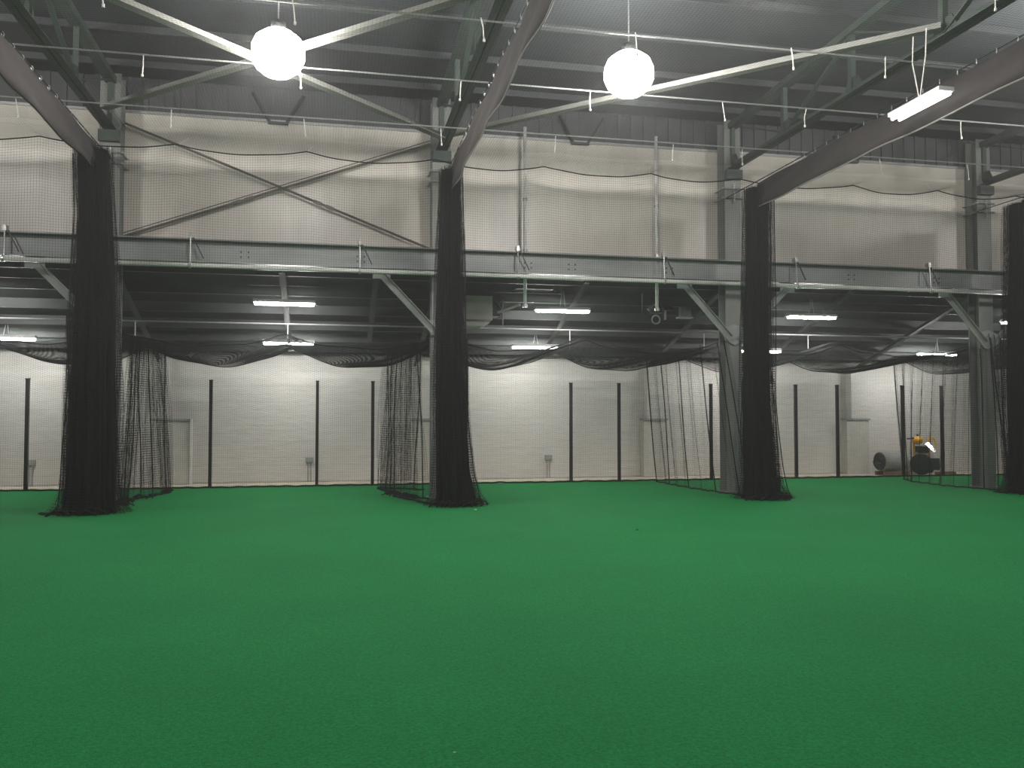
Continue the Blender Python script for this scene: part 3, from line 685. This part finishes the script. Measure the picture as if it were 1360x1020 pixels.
side_net('short black net hanging beside the left edge of the leftmost gathered bundle', [(-4.62, 16.5), (-4.7, 17.4)], [(-4.5, 16.2), (-4.7, 17.0)], 2.6, 3.6, 5, 0.05, (.02, .9), 7, False)
side_net('thin black net hanging in front of the rightmost column', [(14.7, 17.0), (15.3, 17.2)], [(14.9, 16.6), (15.2, 17.0)], 1.8, 3.6, 3, 0.04, (.3, .95), 8, False)

# ---------------------------------------------------------------- turf rolls and machine beyond the net
def roll(name, c, ang, r, L, label, m_side, m_end):
    e = empty(name, (c[0], c[1], 0)); tag(e, label, 'turf roll'); e.rotation_euler = (0, 0, 0)
    R = np.array([[math.cos(ang), -math.sin(ang), 0], [math.sin(ang), math.cos(ang), 0], [0, 0, 1]])
    mb = MB(); mb.lathe((0, 0, 0), [(r*0.96, -L/2), (r, -L/2+.02), (r*0.99, 0), (r, L/2-.02), (r*0.96, L/2)], 36, 'x')
    v = np.concatenate(mb.v); b = MB().add(v@R.T+np.array([c[0], c[1], c[2]]), mb.f); b.build('wound_turf', m_side, e, True)
    for s in (-1, 1):
        mb = MB(); th = np.linspace(0.3, 2*math.pi*6, 200); rr = np.linspace(0.06, r*0.93, 200)
        mb.tube(np.stack([np.full(200, s*(L/2+.004)), rr*np.cos(th), rr*np.sin(th)], 1), 0.014, 4)
        v = np.concatenate(mb.v); MB().add(v@R.T+np.array(c), mb.f).build('spiral_end', m_end, e)
        mb = MB(); mb.lathe((s*(L/2+.006), 0, 0), [(0.05, -.01), (0.05, .012)], 16, 'x'); v = np.concatenate(mb.v)
        MB().add(v@R.T+np.array(c), mb.f).build('core_tube', M['darkmetal'], e)
roll('turf_roll', (15.82, 22.05, 0.39), 0.10, 0.275, 0.8, 'grey backed turf roll lying on a timber beyond the net, left of the dark roll', M['roll_back'], M['darkmetal'])
roll('turf_roll', (16.66, 21.85, 0.31), math.radians(-126), 0.30, 0.42, 'dark green turf roll, its round end facing out, before the yellow machine', M['green_end'], M['green_end'])
tag(MB().span((15.45, 21.8, -0.011), (16.25, 21.9, 0.10)).build('timber_beam', M['wood']), 'timber lying on the bare floor under the grey turf roll', 'timber')
tag(MB().span((15.45, 22.18, -0.011), (16.25, 22.28, 0.10)).build('timber_beam', M['wood']), 'timber at the back under the grey turf roll, mostly hidden', 'timber')
tag(MB().span((17.1, 21.72, -0.011), (17.7, 21.86, 0.08)).build('timber_beam', M['wood']), 'timber lying right of the dark green roll', 'timber')
e = empty('walk_behind_machine', (17.15, 22.4, 0)); tag(e, 'small yellow walk behind machine parked by the back wall behind the dark green roll', 'machine')
mx, my = 16.86, 22.42
mb = MB()
for dx in (0, 0.5):
    mb.tube([(mx+dx, my, 0.15), (mx+dx, my, 0.80), (mx-.06+dx, my-.05, 1.0), (mx+.08+dx*.9, my-.1, 1.04)], 0.03, 8)
mb.tube([(mx, my, 0.6), (mx+.5, my, 0.6)], 0.028, 8); mb.tube([(mx, my, 0.2), (mx+.5, my, 0.2)], 0.028, 8); mb.tube([(mx, my, 0.2), (mx+.5, my, 0.6)], 0.02, 8)
mb.build('frame', M['yellow'], e)
a = np.linspace(0, 2*math.pi, 21)
MB().tube([(mx+0.52+0.11*math.cos(t), my-.12, 0.86+0.17*math.sin(t)) for t in a], 0.024, 8).build('guard_hoop', M['yellow'], e)
MB().lathe((mx+.05, my-.1, 0.98), [(0.05, -0.13), (0.14, -0.09), (0.17, 0.0), (0.13, 0.08), (0.05, 0.12)], 16).build('fuel_tank', M['yellow'], e, True)
MB().lathe((mx+.05, my-.1, 1.11), [(0.035, -0.01), (0.035, 0.04)], 12).build('tank_cap', M['post'], e)
MB().span((mx+.1, my-.12, 0.60), (mx+.4, my+.1, 0.80)).build('engine', M['darkmetal'], e)
MB().bar((mx+.23, my-.26, 0.90), (mx+.31, my-.50, 0.65), 0.10, 0.012, (-0.46, -0.68, 0.56)).build('side_plate', M['polished'], e)
MB().tube([(mx+.27, my-.37, 0.75), (mx+.27, my-.1, 0.75)], 0.012, 6).build('plate_bracket', M['post'], e)
MB().tube([(mx-.3, my-.1, 1.02), (mx+.0, my-.1, 1.04)], 0.022, 8).build('handle', M['post'], e)
for dx in (.05, .47): MB().lathe((mx+dx, my-.05, 0.16), [(0.12, -.05), (0.16, -.03), (0.16, .03), (0.12, .05)], 20, 'x').build('wheel', M['post'], e)
MB().span((mx+.36, my-.25, 0.1), (mx+.66, my+.02, 0.44)).build('motor_block', M['darkmetal'], e)

# ---------------------------------------------------------------- scraps on the turf
q = MB().add([[0, 0, 0], [.04, .012, .012], [.10, 0, .006], [.04, -.014, .012], [.05, 0, .018], [0.045, 0, 0.0]], [(0,1,4),(1,2,4),(2,3,4),(3,0,4),(1,0,5),(2,1,5),(3,2,5),(0,3,5)])
o = q.build('leaf', M['leaf']); o.location = (4.40, 12.05, 0.007); o.rotation_euler = (0, 0, 0.8); o.scale = (1.1, 1.6, 1.4); tag(o, 'tiny dark leaf lying alone on the open turf', 'leaf')
def scrap(loc, s, lab):
    o = MB().add([[-.02, 0, 0], [0, -.012, .0], [.022, 0, 0], [0, .012, 0], [-.01, 0, .01], [.01, 0, .008]], [(0,1,4),(1,5,4),(1,2,5),(2,3,5),(3,4,5),(3,0,4),(0,3,2,1)]).build('paper_scrap', M['scrap'])
    o.location = loc; o.scale = (s, s, s); tag(o, lab, 'scrap')
scrap((2.55, 15.3, 0.007), 1.6, 'tiny pale scrap on the turf in front of the second gathered net')
scrap((0.62, 4.35, 0.007), 0.45, 'tiny pale speck on the turf near the bottom edge of the photo')
